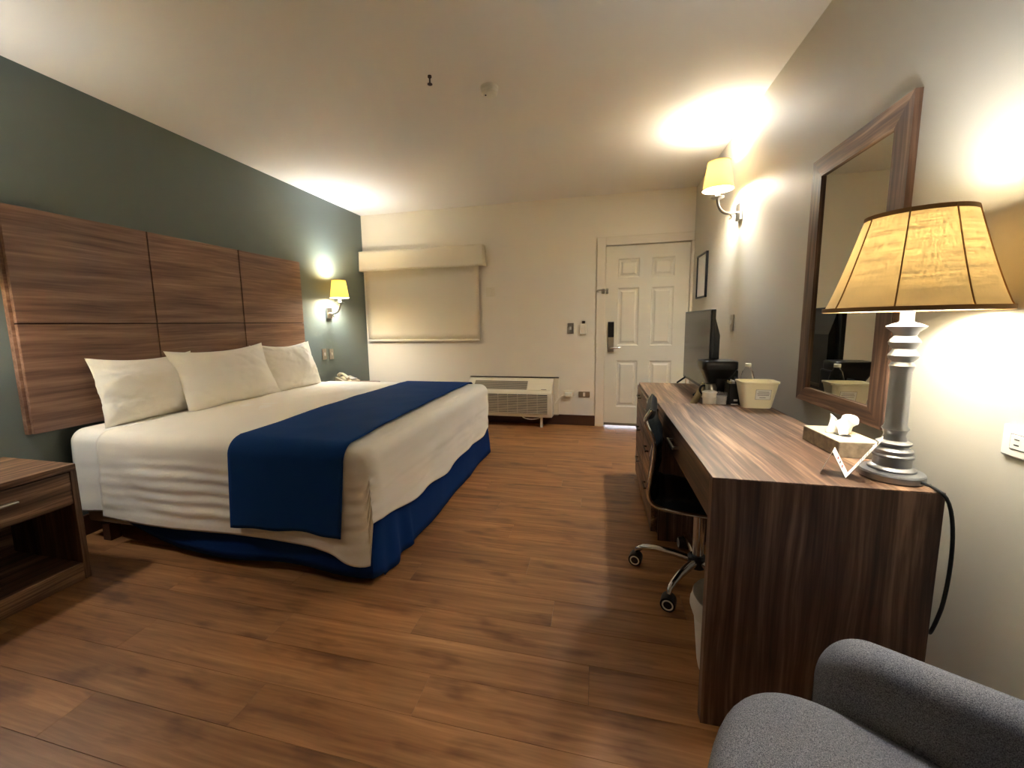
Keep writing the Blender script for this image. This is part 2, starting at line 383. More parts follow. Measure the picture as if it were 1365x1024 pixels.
# draped cloth over the bed
def drape(x0, xf, yn, yf, top, hemf, off=0, amp=.006, seed=0, step=.025, flare=None, R=.07, ripple=None):
    pth = rpath(x0, xf+off, yn-off, yf+off, .075, step); P = []; s = 0; prev = pth[0][0]; yc = (yn+yf)/2
    for p, n in pth:
        s += (p-prev).length; prev = p
        hem = hemf(p, n, s); rowp = []
        for j in range(41):                                  # vertical drop
            f = j/40; z = hem+(top-R-hem)*f
            d = flare(p, n, s, 1-f) if flare else 0
            wz = amp*(.35*fbm(p.x+seed, p.y, z*2, 3.0)+.3*fbm(p.x*.5+seed, p.y*.5, z*8, 2.0))*min(1, (1-f)*2.5)+(ripple(p, n, z, f) if ripple else 0)
            rowp.append(p+n*(d+wz)+Vector((0, 0, z)))
        for j in range(1, 8):
            a = j/8*PI/2; rowp.append(p+n*(R*(math.cos(a)-1))+Vector((0, 0, top-R+R*math.sin(a)+off*.3)))
        c = Vector((min(p.x, 1.2), yc, 0)); q = p-n*R
        for j in range(0, 26):
            f = j/25; w = q.lerp(c, f); w.z = top+off*.3+amp*.7*(fbm(w.x+seed, w.y, .3, 3.5)+.4*fbm(w.x, w.y, .9, 9))*min(1, f*5)+.012*min(1, f*1.5)
            rowp.append(w)
        P.append(rowp)
    return P
b = MB(); b.grid(drape(.065, 1.9, BN+.01, BF-.01, BT, lambda p, n, s: .185+.006*math.sin(s*9), 0, .006, 3, flare=lambda p, n, s, f: .012*f+.008*math.sin(s*26)*f*(1 if p.x < .5 else .2)))
tag(b.build('bed_sheet', 'white_linen', None, True, solid=.003), 'white bed sheet on the mattress showing beside the pillows', 'sheet')
CX0 = .30
def chem(p, n, s):
    if n.y < -.72:
        k = max(0, (p.x-1.55)/.35); return .172-.008*math.sin(s*5)-.05*min(1, k)**2+.01*max(0, 1-(p.x-.3)/.5)
    if n.y > .5: return .2
    k = min(1, max(0, (p.y-BN)/.5)); return .315-.075*k+.01*math.sin(p.y*9)*k
def cflare(p, n, s, f):
    d = .014*f
    if p.y < BN+.12:                                   # loose corner flap
        k = max(0, 1-abs(p.x-1.88)/.25)*max(0, min(1, (-n.y-.5)*4)); d += .035*f*k
        d += .012*f*math.sin(s*30)*k
    if n.x > .6: d += .01*f*math.sin(p.y*14+3*f)
    return d
def crip(p, n, z, f):
    e = min(1, (1-f)*4)*min(1, f*5)
    if n.y < -.5:                                    # flat pleats left from folding
        return .0028*math.sin(z*105+2.5*fbm(p.x, 0, z, 1.2))*e*max(.25, min(1, (p.x-.45)/.25))+.006*e*max(0, 1-abs(p.x-.55)/.25)*math.sin(18*(z+.6*p.x))
    if n.x > .5: return .004*e*math.sin(30*(z-.28*p.y)+4*fbm(p.y, z, 2, 1.6))*max(0, .5+fbm(p.y, z, 5, 1.8))
    return 0
b = MB(); b.grid(drape(CX0, 1.93, BN, BF, BT, chem, .016, .012, 0, flare=cflare, ripple=crip, step=.018))
cv = tag(b.build('bed_cover', 'white_cover', None, True, solid=.004), 'white bed cover draped over the bed, its corner hanging loose at the foot', 'bed cover')
# navy runner: strip across the bed
P = []
for i in range(29):
    x = 1.185+.635*i/28; rowp = []
    yn, yf, R, top = BN-.028, BF+.028, .085, BT+.022
    pts = []
    hem = .232+.02*(i/28)+.004*math.sin(x*25)
    for j in range(20): z = hem+(top-R-hem)*j/19; pts.append((yn-(.02+.034*max(0, 1-(1.88-x)/.25)+.006*math.sin(x*11))*(1-j/19), z))
    for j in range(1, 9): a = j/9*PI/2; pts.append((yn+R-R*math.cos(a), top-R+R*math.sin(a)))
    for j in range(41): f = j/40; yy = (yn+R)*(1-f)+(yf-R)*f; pts.append((yy, top+.012*min(1, 3*f, 3*(1-f))+.005*fbm(x, yy, 0, 4)))
    for j in range(1, 9): a = j/9*PI/2; pts.append((yf-R+R*math.sin(a), top-R+R*math.cos(a)))
    for j in range(1, 14): pts.append((yf+.006, (top-R)*(1-j/13)+.25*j/13))
    P.append([(x+.018*(yy-BN)*0+.03*((yy-BN)/2 if yy > BN else 0)*-1.0, yy, z) for yy, z in pts])
b = MB(); b.grid(P); tag(b.build('bed_runner', 'navy_cloth', None, True, solid=.005), 'navy blue runner laid across the foot half of the bed', 'bed runner')

# ------------------------------------------------------------------ pillows
def pillow(loc, w, h, th, tilt, rz, label, seed, roll=0):
    n, m = 56, 40; P = [[], []]
    for sgn in (0, 1):
        for i in range(n+1):
            r = []
            for j in range(m+1):
                u, v = -1+2*i/n, -1+2*j/m
                pin = 1-(.17 if v > 0 else .05)*(1-u*u)*(abs(v)**2); pin2 = 1-.07*(1-v*v)*(abs(u)**3)
                x = u*w/2*pin2; z = v*h/2*pin
                e = max(0, (1-abs(u)**2.3))**.62*max(0, (1-abs(v)**2.3))**.62
                t = th/2*e
                wr = (.013*fbm(u*1.6+seed*7, v*1.2, sgn*3, 1.0)-.055*max(0, .2-abs(fbm(u*1.0+seed*3, v*1.5+.5*u, 4, 1.0)))*(1.35-e))*min(1, e*3)
                r.append(Vector((x, (t+wr)*(1 if sgn else -1), z)))
            P[sgn].append(r)
    b = MB(); b.grid(P[0]); b.grid(P[1]); bmesh.ops.remove_doubles(b.bm, verts=b.bm.verts, dist=.0004)
    o = tag(b.build('pillow', 'pillow_white', None, True, sharp=80), label, 'pillow', 'pillows against the headboard')
    o.matrix_world = Matrix.Translation(loc) @ Matrix.Rotation(rz, 4, 'Z') @ Matrix.Rotation(PI/2, 4, 'Z') @ Matrix.Rotation(tilt, 4, 'X') @ Matrix.Rotation(roll, 4, 'Y')
    return o
# local +y of the pillow points to the headboard after the quarter turn
pillow((.18, -2.785, .845), .61, .41, .2, math.radians(-12), 0, 'white pillow nearest the nightstand, overlapped by its neighbour', 1)
pillow((.285, -2.325, .86), .76, .44, .2, math.radians(-20), math.radians(-3), 'white pillow leaning in front, overlapping the pillow beside it', 2, math.radians(-1.5))
pillow((.26, -1.665, .855), .64, .43, .16, math.radians(-16), math.radians(2), 'white pillow leaning on another pillow at the wall lamp side', 3)
pillow((.135, -1.615, .845), .67, .42, .13, math.radians(-9), 0, 'white pillow mostly hidden behind another against the headboard', 4)

# ------------------------------------------------------------------ nightstands
def nightstand(y0, y1, label):
    D, Ht = .518, .573
    t = thing('nightstand', label, 'nightstand', (.27, (y0+y1)/2, 0), group='walnut nightstands beside the bed')
    b = MB(); b.box(.02, D, y0, y1, Ht-.03, Ht, .002); b.build('top', 'walnut_y', t)
    for a in (y0, y1-.025):
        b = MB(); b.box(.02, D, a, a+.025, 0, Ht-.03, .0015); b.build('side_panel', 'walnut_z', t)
    b = MB(); b.box(.02, D-.002, y0+.025, y1-.025, 0, .085, .0015); b.build('plinth', 'walnut_y', t)
    b = MB(); b.box(.02, .035, y0+.025, y1-.025, .085, Ht-.03); b.build('back_panel', 'walnut_y', t)
    b = MB(); b.box(.036, D-.02, y0+.026, y1-.026, .375, .39); b.build('shelf', 'walnut_y', t)
    b = MB(); b.box(D-.02, D-.001, y0+.027, y1-.027, .385, Ht-.034, .0015); d = b.build('drawer', 'walnut_y', t)
    b = MB(); yc = (y0+y1)/2; b.box(D-.001, D+.02, yc-.08, yc+.08, .472, .482, .003, 2); b.build('handle', 'nickel', d)
    return t
nightstand(-3.99, -3.405, 'walnut nightstand with drawer and open cubby, across the bed from the window')
nightstand(-1.08, -.62, 'walnut nightstand under the telephone, hidden behind the bed')
# telephone on the far nightstand
t = thing('telephone', 'cream telephone on the nightstand below the light switches', 'telephone', (.22, -.80, .573), math.radians(-28))
b = MB(); b.prism([(-.1, 0), (.11, 0), (.11, .03), (-.1, .065)], 1, -.09, .09); b.build('base', 'cream_plastic', t, world=False)
b = MB(); b.tube([(-.1, -.05, .082), (-.07, -.05, .1), (0, -.05, .103), (.07, -.05, .083), (.11, -.05, .058)], [.02, .017, .014, .017, .02], 12); b.build('handset', 'cream_plastic', t, True, world=False)
b = MB(); b.box(-.03, .09, .0, .07, .04, .055, .004); b.build('keypad', 'white_plastic', t, world=False)

# ------------------------------------------------------------------ wall sconces
def sconce(x, y, z, d, label, power=SCONCE_W):
    """d = +1 sticks out towards +x"""
    t = thing('wall_sconce', label, 'wall lamp', (x, y, z), group='wall sconces')
    def X(v): return d*v
    b = MB(); b.box(min(0, X(.022)), max(0, X(.022)), -.045, .045, -.06, .06, .004); b.build('backplate', 'nickel', t, world=False)
    b = MB(); b.tube(bez((X(.02), 0, -.004), (X(.09), 0, -.015), (X(.15), 0, .0), (X(.155), 0, .1), 16), [.008]*4+[.011]*13, 12)
    b.tube(bez((X(.075), 0, -.008), (X(.05), 0, -.02), (X(.055), 0, -.05), (X(.075), 0, -.04), 8), .006, 8); b.build('arm', 'nickel', t, True, world=False)
    b = MB(); b.lathe([(.006, .096), (.03, .1), (.044, .108), (.044, .113), (.006, .11)], (X(.155), 0, 0)); b.build('drip_cup', 'nickel', t, True, world=False)
    b = MB(); b.lathe([(.014, .108), (.014, .19)], (X(.155), 0, 0), n=18); b.build('candle_sleeve', 'cup_white', t, True, world=False)
    b = MB(); b.lathe([(.1, .162), (.0985, .166), (.0735, .346), (.073, .35)], (X(.155), 0, 0), n=40, caps=False); sh = b.build('lamp_shade', 'sconce_shade', t, True, world=False)
    for r, zz in ((.1005, .162), (.0735, .35)):
        b = MB(); b.tube([(X(.155)+r*math.cos(a), r*math.sin(a), zz) for a in [2*PI*k/36 for k in range(37)]], .0018, 6, False)
        b.build('shade_rim', 'shade_trim', sh, True, world=False)
    b = MB(); b.lathe([(.004, .19), (.009, .192), (.009, .197), (.002, .199)], (X(.155), 0, 0), n=16); bb = b.build('bulb', 'bulb_glass', t, True, world=False)
    for zz in (.22, .28): lamp_light(t, (X(.155), 0, zz), power/2, .058)       # the two ends of a long candle bulb
    return t
sconce(0, -.755, 1.347, 1, 'bedside wall sconce on the green wall between headboard and window blind', SCONCE_W*.68)
sconce(W, -1.437, 1.957, -1, 'wall sconce on the beige wall above the television and door side', SCONCE_W*.76)
sconce(0, -3.70, 1.347, 1, 'bedside wall sconce on the green wall above the nightstand with open cubby', SCONCE_W*.3)

# ------------------------------------------------------------------ switches and outlets
def switch(name, label, cat, wall, u, z, w, h, plate='steel_plate', rocker=(.018, .036), group=None, mat2='white_plastic', rz=0):
    loc = {'far': (u, 0, z), 'left': (0, u, z), 'right': (W, u, z)}[wall]
    rot = {'far': 0, 'left': PI/2, 'right': -PI/2}[wall]
    t = thing(name, label, cat, loc, rot, group)
    b = MB(); b.box(-w/2, w/2, -.008, 0, -h/2, h/2, .003, 2); pl = b.build('plate', plate, t, world=False)
    b = MB(); b.box(-rocker[0]/2, rocker[0]/2, -.014, -.007, -rocker[1]/2, rocker[1]/2, .002); b.build('rocker', mat2, t, world=False)
    for s in (-1, 1):
        b = MB(); q = (0, s*(h/2-.012)) if h > w else (s*(w/2-.012), 0)
        b.lathe([(.003, 0), (.003, .0015)], (q[0], -.0095, q[1]), 1, 10); b.build('screw', 'nickel', pl, world=False)
    return t
switch('light_switch', 'steel light switch beside the headboard, of a pair under the bedside sconce', 'switch', 'left', -.876, .896, .07, .118, group='bedside switches')
switch('light_switch', 'steel light switch nearer the window corner, of a pair under the bedside sconce', 'switch', 'left', -.754, .889, .07, .118, group='bedside switches')
switch('wall_plate', 'small cream blank plate on the far wall right of the window blind', 'wall plate', 'far', 1.674, 1.574, .105, .11, 'cream_plastic', (.035, .07), mat2='cream_plastic')
switch('light_switch', 'steel light switch with white rocker beside the small alarm box', 'switch', 'far', 2.617, 1.134, .072, .12)
t = thing('alarm_box', 'small cream box with a top button on the far wall by the door casing', 'box', (2.757, 0, 1.13))
b = MB(); b.box(-.036, .036, -.032, 0, -.065, .055, .008, 2); b.build('body', 'cream_plastic', t, world=False)
b = MB(); b.box(-.012, .022, -.026, 0, .055, .085, .004); b.build('button', 'brass_dark', t, world=False)
switch('power_outlet', 'steel power outlet low on the far wall beside the door casing', 'outlet', 'far', 2.775, .368, .128, .07, rocker=(.026, .044))
t = thing('power_plug', 'cream plug and cord of the air conditioner in its wall socket', 'plug', (2.6, 0, .375))
b = MB(); b.box(-.062, .062, -.007, 0, -.034, .034, .003, 2); b.build('socket_plate', 'cream_plastic', t, world=False)
b = MB(); b.box(-.045, .04, -.055, -.007, -.032, .018, .008, 2); b.build('plug_body', 'white_plastic', t, world=False)
b = MB(); b.tube(bez((-.04, -.04, -.01), (-.11, -.05, -.02), (-.12, -.03, -.1), (-.185, -.03, -.14), 16), .005, 8); b.build('cord', 'cream_plastic', t, True, world=False)
switch('light_switch', 'steel light switch on the beige wall behind the television', 'switch', 'right', -1.39, 1.182, .072, .118)
# outlet near the lamp
t = thing('power_outlet', 'wide white power outlet on the beige wall beside the table lamp', 'outlet', (W, -3.572, .905), -PI/2)
b = MB(); b.box(-.06, .06, -.008, 0, -.038, .038, .004, 2); b.build('plate', 'white_plastic', t, world=False)
b = MB(); b.box(-.038, .038, -.0085, -.004, -.0185, .0185); b.build('gap', 'dark_recess', t, world=False)
b = MB(); b.box(-.0365, .0365, -.010, -.004, -.017, .017, .001); f = b.build('socket_face', 'white_plastic', t, world=False)
for xx in (-.02, .02):
    for zz in (-.0065, .0065):
        b = MB(); b.box(xx-.006, xx+.006, -.0104, -.009, zz-.0013, zz+.0013); b.build('slot', 'dark_recess', f, world=False)

# ------------------------------------------------------------------ window blind
t = thing('window_blind', 'cream roller blind with fabric valance covering the window', 'blind', (.8, 0, 1.0))
b = MB(); P = []
for xx, yy in [(.008, -.005)]+[(.008+k*.0, -.1) for k in range(1)]+[(.008+1.59*k/20, -.1-.002*math.sin(k*.7)) for k in range(1, 21)]+[(1.603, -.09), (1.608, -.05), (1.612, -.004)]:
    P.append([(xx+(.02*(1-f) if xx > 1.59 else 0), yy-.012*(1-f) if yy < -.02 else yy, 1.872+.244*f) for f in [j/8 for j in range(9)]])
b.grid(P); b.build('valance', 'blind_cloth', t, True, solid=.004)
b = MB(); b.box(.008, 1.606, -.098, -.003, 2.108, 2.116); b.build('valance_board', 'trim_white', t)
b = MB(); P = [[(.045+1.495*i/24, -.034-.004*math.sin(i*.5)*(1-j/12), 1.02+.95*j/12) for j in range(13)] for i in range(25)]; b.grid(P); b.build('shade', 'blind_cloth', t, True, solid=.002)
b = MB(); b.box(.045, 1.54, -.044, -.026, .995, 1.022, .004); b.build('hem_bar', 'blind_cloth', t)
b = MB(); b.lathe([(.02, 0), (.02, 1.5)], (.045, -.04, 2.03), 0, 16); b.build('roller', 'white_plastic', t, True)

# ------------------------------------------------------------------ air conditioner
t = thing('air_conditioner', 'cream through-wall air conditioner with louvred front below the window', 'air conditioner', (1.93, -.1, .1))
b = MB(); b.box(1.40, 2.484, -.014, 0, .1, .556, .002); sv = b.build('sleeve', 'cream_plastic', t)
b = MB(); b.box(1.40, 2.486, -.024, 0, .556, .566, .002); b.build('sleeve_flange', 'brass_dark', sv)
prof = [(-.02, .11), (-.215, .125), (-.225, .15), (-.225, .395), (-.212, .418), (-.05, .548), (-.02, .552)]
b = MB(); b.prism(prof, 0, 1.41, 2.425)
bmesh.ops.bevel(b.bm, geom=b.bm.edges[:], offset=.004, segments=2, affect='EDGES'); body = b.build('body', 'ac_white', t, True, sharp=30)
b = MB(); b.box(1.455, 2.375, -.228, -.22, .165, .388); gr = b.build('grille_recess', 'dark_recess', t)
b = MB()
for k in range(11):
    z = .170+k*.0198; b.box(1.455, 2.375, -.238, -.226, z, z+.0105)
for k in range(9): xx = 1.455+k*.115; b.box(xx-.002, xx+.002, -.234, -.226, .165, .388)
sl = b.build('grille_slats', 'ac_slat', t); sl['kind'] = 'stuff'
sd = Vector((0, .162, .13)).normalized(); sn = Vector((0, -.13, .162)).normalized()
def slant(name, mat, x0, x1, f0, f1, h, par):
    a = Vector((0, -.212, .418)); L = .2077
    t2 = bmesh.new(); bmesh.ops.create_cube(t2, size=1)
    for v in t2.verts:
        xx = x0 if v.co.x < 0 else x1; f = f0 if v.co.y < 0 else f1; hh = -.002 if v.co.z < 0 else h
        v.co = a+sd*(f*L)+sn*hh+Vector((xx, 0, 0))
    m = MB(); m.merge(t2); return m.build(name, mat, par)
v = slant('air_vent', 'ac_vent', 1.49, 2.13, .16, .8, .0015, t)
for k in range(7): slant('vent_fin', 'ac_slat', 1.49, 2.13, .2+k*.085, .22+k*.085, .004, v)
c = slant('control_cover', 'cream_plastic', 2.15, 2.40, .12, .88, .005, t)
slant('cover_notch', 'ac_vent', 2.30, 2.36, .15, .19, .006, c)
b = MB(); b.box(2.29, 2.315, -.19, -.165, 0, .125); b.build('leg', 'ac_white', t)
b = MB(); b.tube(bez((2.08, -.19, .12), (2.13, -.2, .085), (2.24, -.2, .09), (2.3, -.17, .118), 12), .006, 8); b.build('cord_loop', 'white_plastic', t, True)

# ------------------------------------------------------------------ credenza and desk
CXF, CY0, CY1, CZ = 3.236, -2.466, -1.49, .735
XB = 3.765
t = thing('credenza', 'low walnut dresser of six drawers below the television', 'dresser', ((CXF+XB)/2, (CY0+CY1)/2, 0))
b = MB(); b.box(CXF, XB, CY0, CY1, CZ-.03, CZ, .0015); b.build('top', 'walnut_y', t)
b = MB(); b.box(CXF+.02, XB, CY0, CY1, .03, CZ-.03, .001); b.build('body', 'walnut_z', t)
b = MB(); b.box(CXF+.05, XB-.02, CY0+.01, CY1-.01, 0, .03); b.build('plinth', 'groove', t)
for c in range(2):
    ya = CY0+.004+c*(CY1-CY0)/2; yb = ya+(CY1-CY0)/2-.008
    for r in range(3):
        za = .035+r*.229; zb = za+.223
        b = MB(); b.box(CXF-.012, CXF+.019, ya, yb, za, zb, .0015); d = b.build('drawer', 'walnut_y', t)
        yc = (ya+yb)/2; b = MB(); b.box(CXF-.034, CXF-.026, yc-.06, yc+.06, zb-.055, zb-.045, .002)
        for s in (-.05, .05): b.box(CXF-.03, CXF-.012, yc+s-.004, yc+s+.004, zb-.054, zb-.046)
        b.build('handle', 'brass_dark', d)
DXF, DY0, DY1, DZT = 3.239, -3.547, -2.468, .769
t = thing('desk', 'walnut writing desk with waterfall end panel and one wide drawer', 'desk', ((DXF+XB)/2, (DY0+DY1)/2, 0))
b = MB(); b.box(DXF, XB, DY0, DY1, DZT-.004, DZT, .001); b.box(DXF, XB, DY0+.035, DY1, DZT-.03, DZT-.003); b.build('top', 'walnut_y', t)
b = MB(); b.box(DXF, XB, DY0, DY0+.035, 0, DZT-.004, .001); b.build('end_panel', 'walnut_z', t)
b = MB(); b.box(DXF+.25, DXF+.268, DY0+.035, DY1, .3, DZT-.03); b.build('modesty_panel', 'walnut_y', t)
b = MB(); b.box(DXF+.03, DXF+.25, DY0+.035, DY1, .625, .637); b.build('drawer_floor', 'walnut_y', t)
b = MB(); b.box(DXF+.004, DXF+.024, DY0+.04, DY1-.004, .632, DZT-.034, .0015); d = b.build('drawer', 'walnut_y', t)
b = MB(); b.box(DXF-.022, DXF-.012, -3.05, -2.91, .69, .702, .003, 2)
for s in (-3.04, -2.92): b.box(DXF-.018, DXF+.006, s-.005, s+.005, .691, .701)
b.build('handle', 'nickel', d)
b = MB(); b.box(DXF+.02, DXF+.26, DY1-.02, DY1, .0, .632); b.build('inner_panel', 'walnut_z', t)

# ------------------------------------------------------------------ television
t = thing('television', 'flat screen television standing on the dresser', 'television', (3.56, -1.83, CZ))
TX, TY0, TY1, TZ0, TZ1 = 3.55, -2.19, -1.475, .784, 1.264
b = MB(); b.box(TX, TX+.025, TY0, TY1, TZ0, TZ1, .004, 2); b.build('bezel', 'black_plastic', t)
b = MB(); b.box(TX-.0015, TX+.003, TY0+.009, TY1-.009, TZ0+.018, TZ1-.009); b.build('screen', 'screen', t)
b = MB(); b.prism([(TX+.025, TZ0+.02), (TX+.06, TZ0+.05), (TX+.06, TZ0+.33), (TX+.025, TZ1-.02)], 1, TY0+.04, TY1-.04)
b.build('back_housing', 'black_plastic', t)
for yy in (TY0+.1, TY1-.08):
    b = MB(); b.tube([(TX-.045, yy+.05, CZ+.007), (TX+.005, yy, TZ0+.01), (TX+.02, yy, TZ0+.01), (TX+.1, yy+.02, CZ+.007)], .007, 8); b.build('foot', 'black_plastic', t, True)

# ------------------------------------------------------------------ things on the dresser
t = thing('coffee_maker', 'black drip coffee maker on the dresser beside the television', 'coffee maker', (3.572, -2.285, CZ))
b = MB(); b.box(-.08, .09, -.08, .085, 0, .045, .008, 2); b.build('base', 'black_plastic', t, world=False)
b = MB(); b.box(-.025, .09, -.05, .085, .045, .2, .01, 2); b.build('tower', 'black_plastic', t, world=False)
b = MB()
P = []
for w, d, z in ((.004, .004, .118), (.1, .09, .118), (.125, .11, .15), (.165, .14, .195), (.178, .15, .205), (.178, .15, .24), (.17, .142, .246), (.004, .004, .248)):
    q = rr(w, d, min(.025, w*.4, d*.4)); P.append([(x-.003, y_+.005, z) for x, y_ in q]+[(q[0][0]-.003, q[0][1]+.005, z)])
b.grid(P); b.build('brew_head', 'black_plastic', t, True, world=False, sharp=50)
b = MB(); b.lathe([(.026, .046), (.032, .052), (.032, .1), (.024, .118), (.026, .122)], (-.045, -.045, 0), n=24); b.build('carafe', 'nickel', t, True, world=False)
b = MB(); b.tube(bez((-.074, -.045, .11), (-.105, -.05, .115), (-.105, -.05, .065), (-.075, -.045, .06)), .006, 8); b.build('carafe_handle', 'black_plastic', t, True, world=False)

t = thing('water_bottle', 'clear plastic water bottle with white cap behind the cream bin', 'bottle', (3.682, -2.405, CZ))
b = MB(); b.lathe([(.026, 0), (.032, .006), (.032, .15), (.031, .17), (.024, .2), (.012, .22), (.012, .227)], n=28); b.build('body', 'clear_plastic', t, True, world=False)
b = MB(); b.lathe([(.0145, .225), (.0145, .24), (.012, .242)], n=20); b.build('cap', 'white_plastic', t, True, world=False)
t = thing('condiment_caddy', 'black coffee condiment caddy with packets beside the water bottle', 'caddy', (3.614, -2.415, CZ))
b = MB()
for a in ((-.03, .026, -.04, -.036), (-.03, .026, .036, .04), (-.03, -.026, -.04, .04), (.022, .026, -.04, .04)): b.box(a[0], a[1], a[2], a[3], 0, .14)
b.box(-.03, .026, -.04, .04, 0, .004); b.build('tray', 'black_plastic', t, world=False)
for k, (mm, hh) in enumerate((('coffee_packet', .15), ('paper', .155), ('black_vinyl', .17))):
    b = MB(); b.box(-.022+k*.015, -.016+k*.015, -.032, .032, .005, hh, .002); b.build('packet', mm, t, world=False)
b = MB(); b.box(-.018, .016, -.0412, -.0398, .03, .036); b.box(-.006, .012, -.0412, -.0398, .05, .06); b.build('print', 'paper', t, world=False)
t = thing('paper_cup', 'white paper cup stack lying low at the dresser edge', 'cup', (3.502, -2.422, CZ))
b = MB(); b.lathe([(.03, 0), (.035, .085), (.037, .088), (.036, .092), (.028, .095)], n=28); b.build('cup', 'cup_white', t, True, world=False)
b = MB(); b.lathe([(.038, .06), (.038, .064)], n=28); b.build('cup_rim', 'cup_white', t, True, world=False)
for k, (xx, yy) in enumerate(((3.556, -2.428),)):
    t = thing('wrapped_cup', ('plastic-wrapped cup beside the white paper cup', 'plastic-wrapped cup tucked against the condiment caddy')[k], 'cup', (xx, yy, CZ), .6*k, 'wrapped cups on the dresser')
    b = MB(); b.lathe([(.02, 0), (.024, .07), (.024, .072)], n=20); b.build('cup', 'cup_white', t, True, world=False)
    P = []
    for j in range(9):
        f = j/8; P.append([((.024+.006*f+.004*fbm(math.cos(a), math.sin(a), f*3+k, 2))*math.cos(a), (.024+.006*f+.004*fbm(math.cos(a)+4, math.sin(a), f*3, 2))*math.sin(a), .001+.09*f+.009*fbm(math.cos(a)*2, math.sin(a)*2, k, 1)*f) for a in [2*PI*i/26 for i in range(27)]])
    b = MB(); b.grid(P); b.build('wrapper', 'crinkle', t, True, world=False)
t = thing('coffee_packet', 'cream foil coffee packet leaning at the coffee maker', 'packet', (3.455, -2.33, CZ), .35)
P = [[], []]
for sg in (-1, 1):
    for i in range(11):
        u = -1+i/5; P[(sg+1)//2].append([Vector((.02*u, sg*.012*(1-u*u)*(1-w**4)+.0002*sg, .066+.062*w)) for w in [-1+j/5 for j in range(11)]])
b = MB(); b.grid(P[0]); b.grid(P[1]); o = b.build('pouch', 'coffee_packet', t, True, world=False); o.rotation_euler = (0, math.radians(32), 0); o.location = (-.02, 0, .0)
b = MB(); b.box(-.02, .02, -.001, .001, .127, .137); o2 = b.build('seal', 'coffee_packet', t, world=False); o2.rotation_euler = o.rotation_euler; o2.location = o.location

# cream bin on the desk
t = thing('storage_bin', 'cream plastic bin with a printed label on the desk by the wall', 'bin', (3.69, -2.513, DZT))
b = MB(); P = []
for w, d, z in ((.005, .003, .003), (.122, .062, .0), (.128, .068, .006), (.164, .104, .122), (.172, .112, .125), (.173, .113, .133), (.165, .105, .133), (.16, .1, .12), (.122, .062, .008), (.005, .003, .008)):
    q = rr(w, d, min(.02, w/2*.8, d/2*.8)); P.append([(x, y_, z) for x, y_ in q]+[(q[0][0], q[0][1], z)])
b.grid(P); bin_ = b.build('body', 'bin_cream', t, True, world=False)
# label on the slanting front
nv = Vector((0, -1, -.19)).normalized(); upv = Vector((0, -.19, 1)).normalized()
def onfront(u, z, h): return Vector((u*.9, -.034-.018*(z-.006)/.116, z))+nv*h
def fq(x0, x1, z0, z1, h, name, mat, par):
    m = MB(); t2 = bmesh.new(); V = [t2.verts.new(onfront(*p, hh)) for hh in (-.0005, h) for p in ((x0, z0), (x1, z0), (x1, z1), (x0, z1))]
    for f_ in ((0, 1, 2, 3), (7, 6, 5, 4), (0, 4, 5, 1), (1, 5, 6, 2), (2, 6, 7, 3), (3, 7, 4, 0)): t2.faces.new([V[k] for k in f_])
    m.merge(t2); return m.build(name, mat, par, world=False)
lb = fq(-.02, .054, .045, .095, .0008, 'label', 'grey_ink', t); fq(-.0185, .0525, .0465, .0935, .001, 'label_face', 'paper', lb)
for z, x0, x1 in ((.082, -.008, .044), (.074, -.012, .047), (.066, -.01, .045), (.054, .0, .03)): fq(x0, x1, z, z+.003, .0012, 'print_line', 'grey_ink', lb)

# tissue box, folded card
t = thing('tissue_box', 'flat patterned tissue box with a tissue pulled up on the desk', 'tissue box', (3.712, -3.19, DZT), math.radians(2))
b = MB(); b.box(-.058, .058, -.105, .105, 0, .05, .002); b.build('box', 'tissue_box', t, world=False)
b = MB(); b.box(-.057, .057, -.104, .104, .0495, .0508); tp = b.build('box_top', 'tissue_box_top', t, world=False)
b = MB(); b.lathe([(.001, .0508), (.03, .051), (.03, .0514), (.001, .0516)], n=24); o = b.build('slot', 'dark_recess', tp, world=False); o.scale = (.75, 1.5, 1)
P = []
for j in range(10):
    f = j/9; P.append([((.026-.014*f+.02*f*f)*(1+.45*math.sin(3*a+2*f)+.2*math.sin(5*a))*math.cos(a)+.006*f, (.03-.016*f+.02*f*f)*(1+.4*math.sin(2*a+1+f))*math.sin(a), .051+.05*f*(1+.25*math.sin(3*a))) for a in [2*PI*i/40 for i in range(41)]])
b = MB(); b.grid(P); b.build('tissue_sheet', 'tissue', t, True, world=False, solid=.001)
t = thing('folded_card', 'white zigzag-folded information card standing in front of the tissue box', 'card', (3.598, -3.462, DZT), math.radians(-31))
def leaf(p, q, w, mat, name, par, th=.0008):
    p, q = Vector(p), Vector(q); m = MB(); d = (q-p); n = Vector((-d.z, 0, d.x)).normalized()*th/2
    t2 = bmesh.new(); V = [t2.verts.new(pp+s*n+Vector((0, yy, 0))) for yy in (-w/2, w/2) for pp, s in ((p, 1), (q, 1), (q, -1), (p, -1))]
    for f_ in ((0, 1, 2, 3), (7, 6, 5, 4), (0, 4, 5, 1), (1, 5, 6, 2), (2, 6, 7, 3), (3, 7, 4, 0)): t2.faces.new([V[k] for k in f_])
    m.merge(t2); return m.build(name, mat, par, world=False)
A, B, C, D = (-.055, 0, .0006), (-.032, 0, .068), (.0, 0, .0006), (.064, 0, .118)
leaf(A, B, .056, 'paper', 'leaf', t); l2 = leaf(B, C, .056, 'paper', 'leaf', t); l3 = leaf(C, D, .056, 'paper', 'leaf', t)
def lerp3(p, q, f): return tuple(Vector(p).lerp(Vector(q), f))
def prt(p, q, f0, f1, y0, y1, mat, par):
    o = leaf(lerp3(p, q, f0), lerp3(p, q, f1), y1-y0, mat, 'print_line', par, .0016); o.location.y = (y0+y1)/2
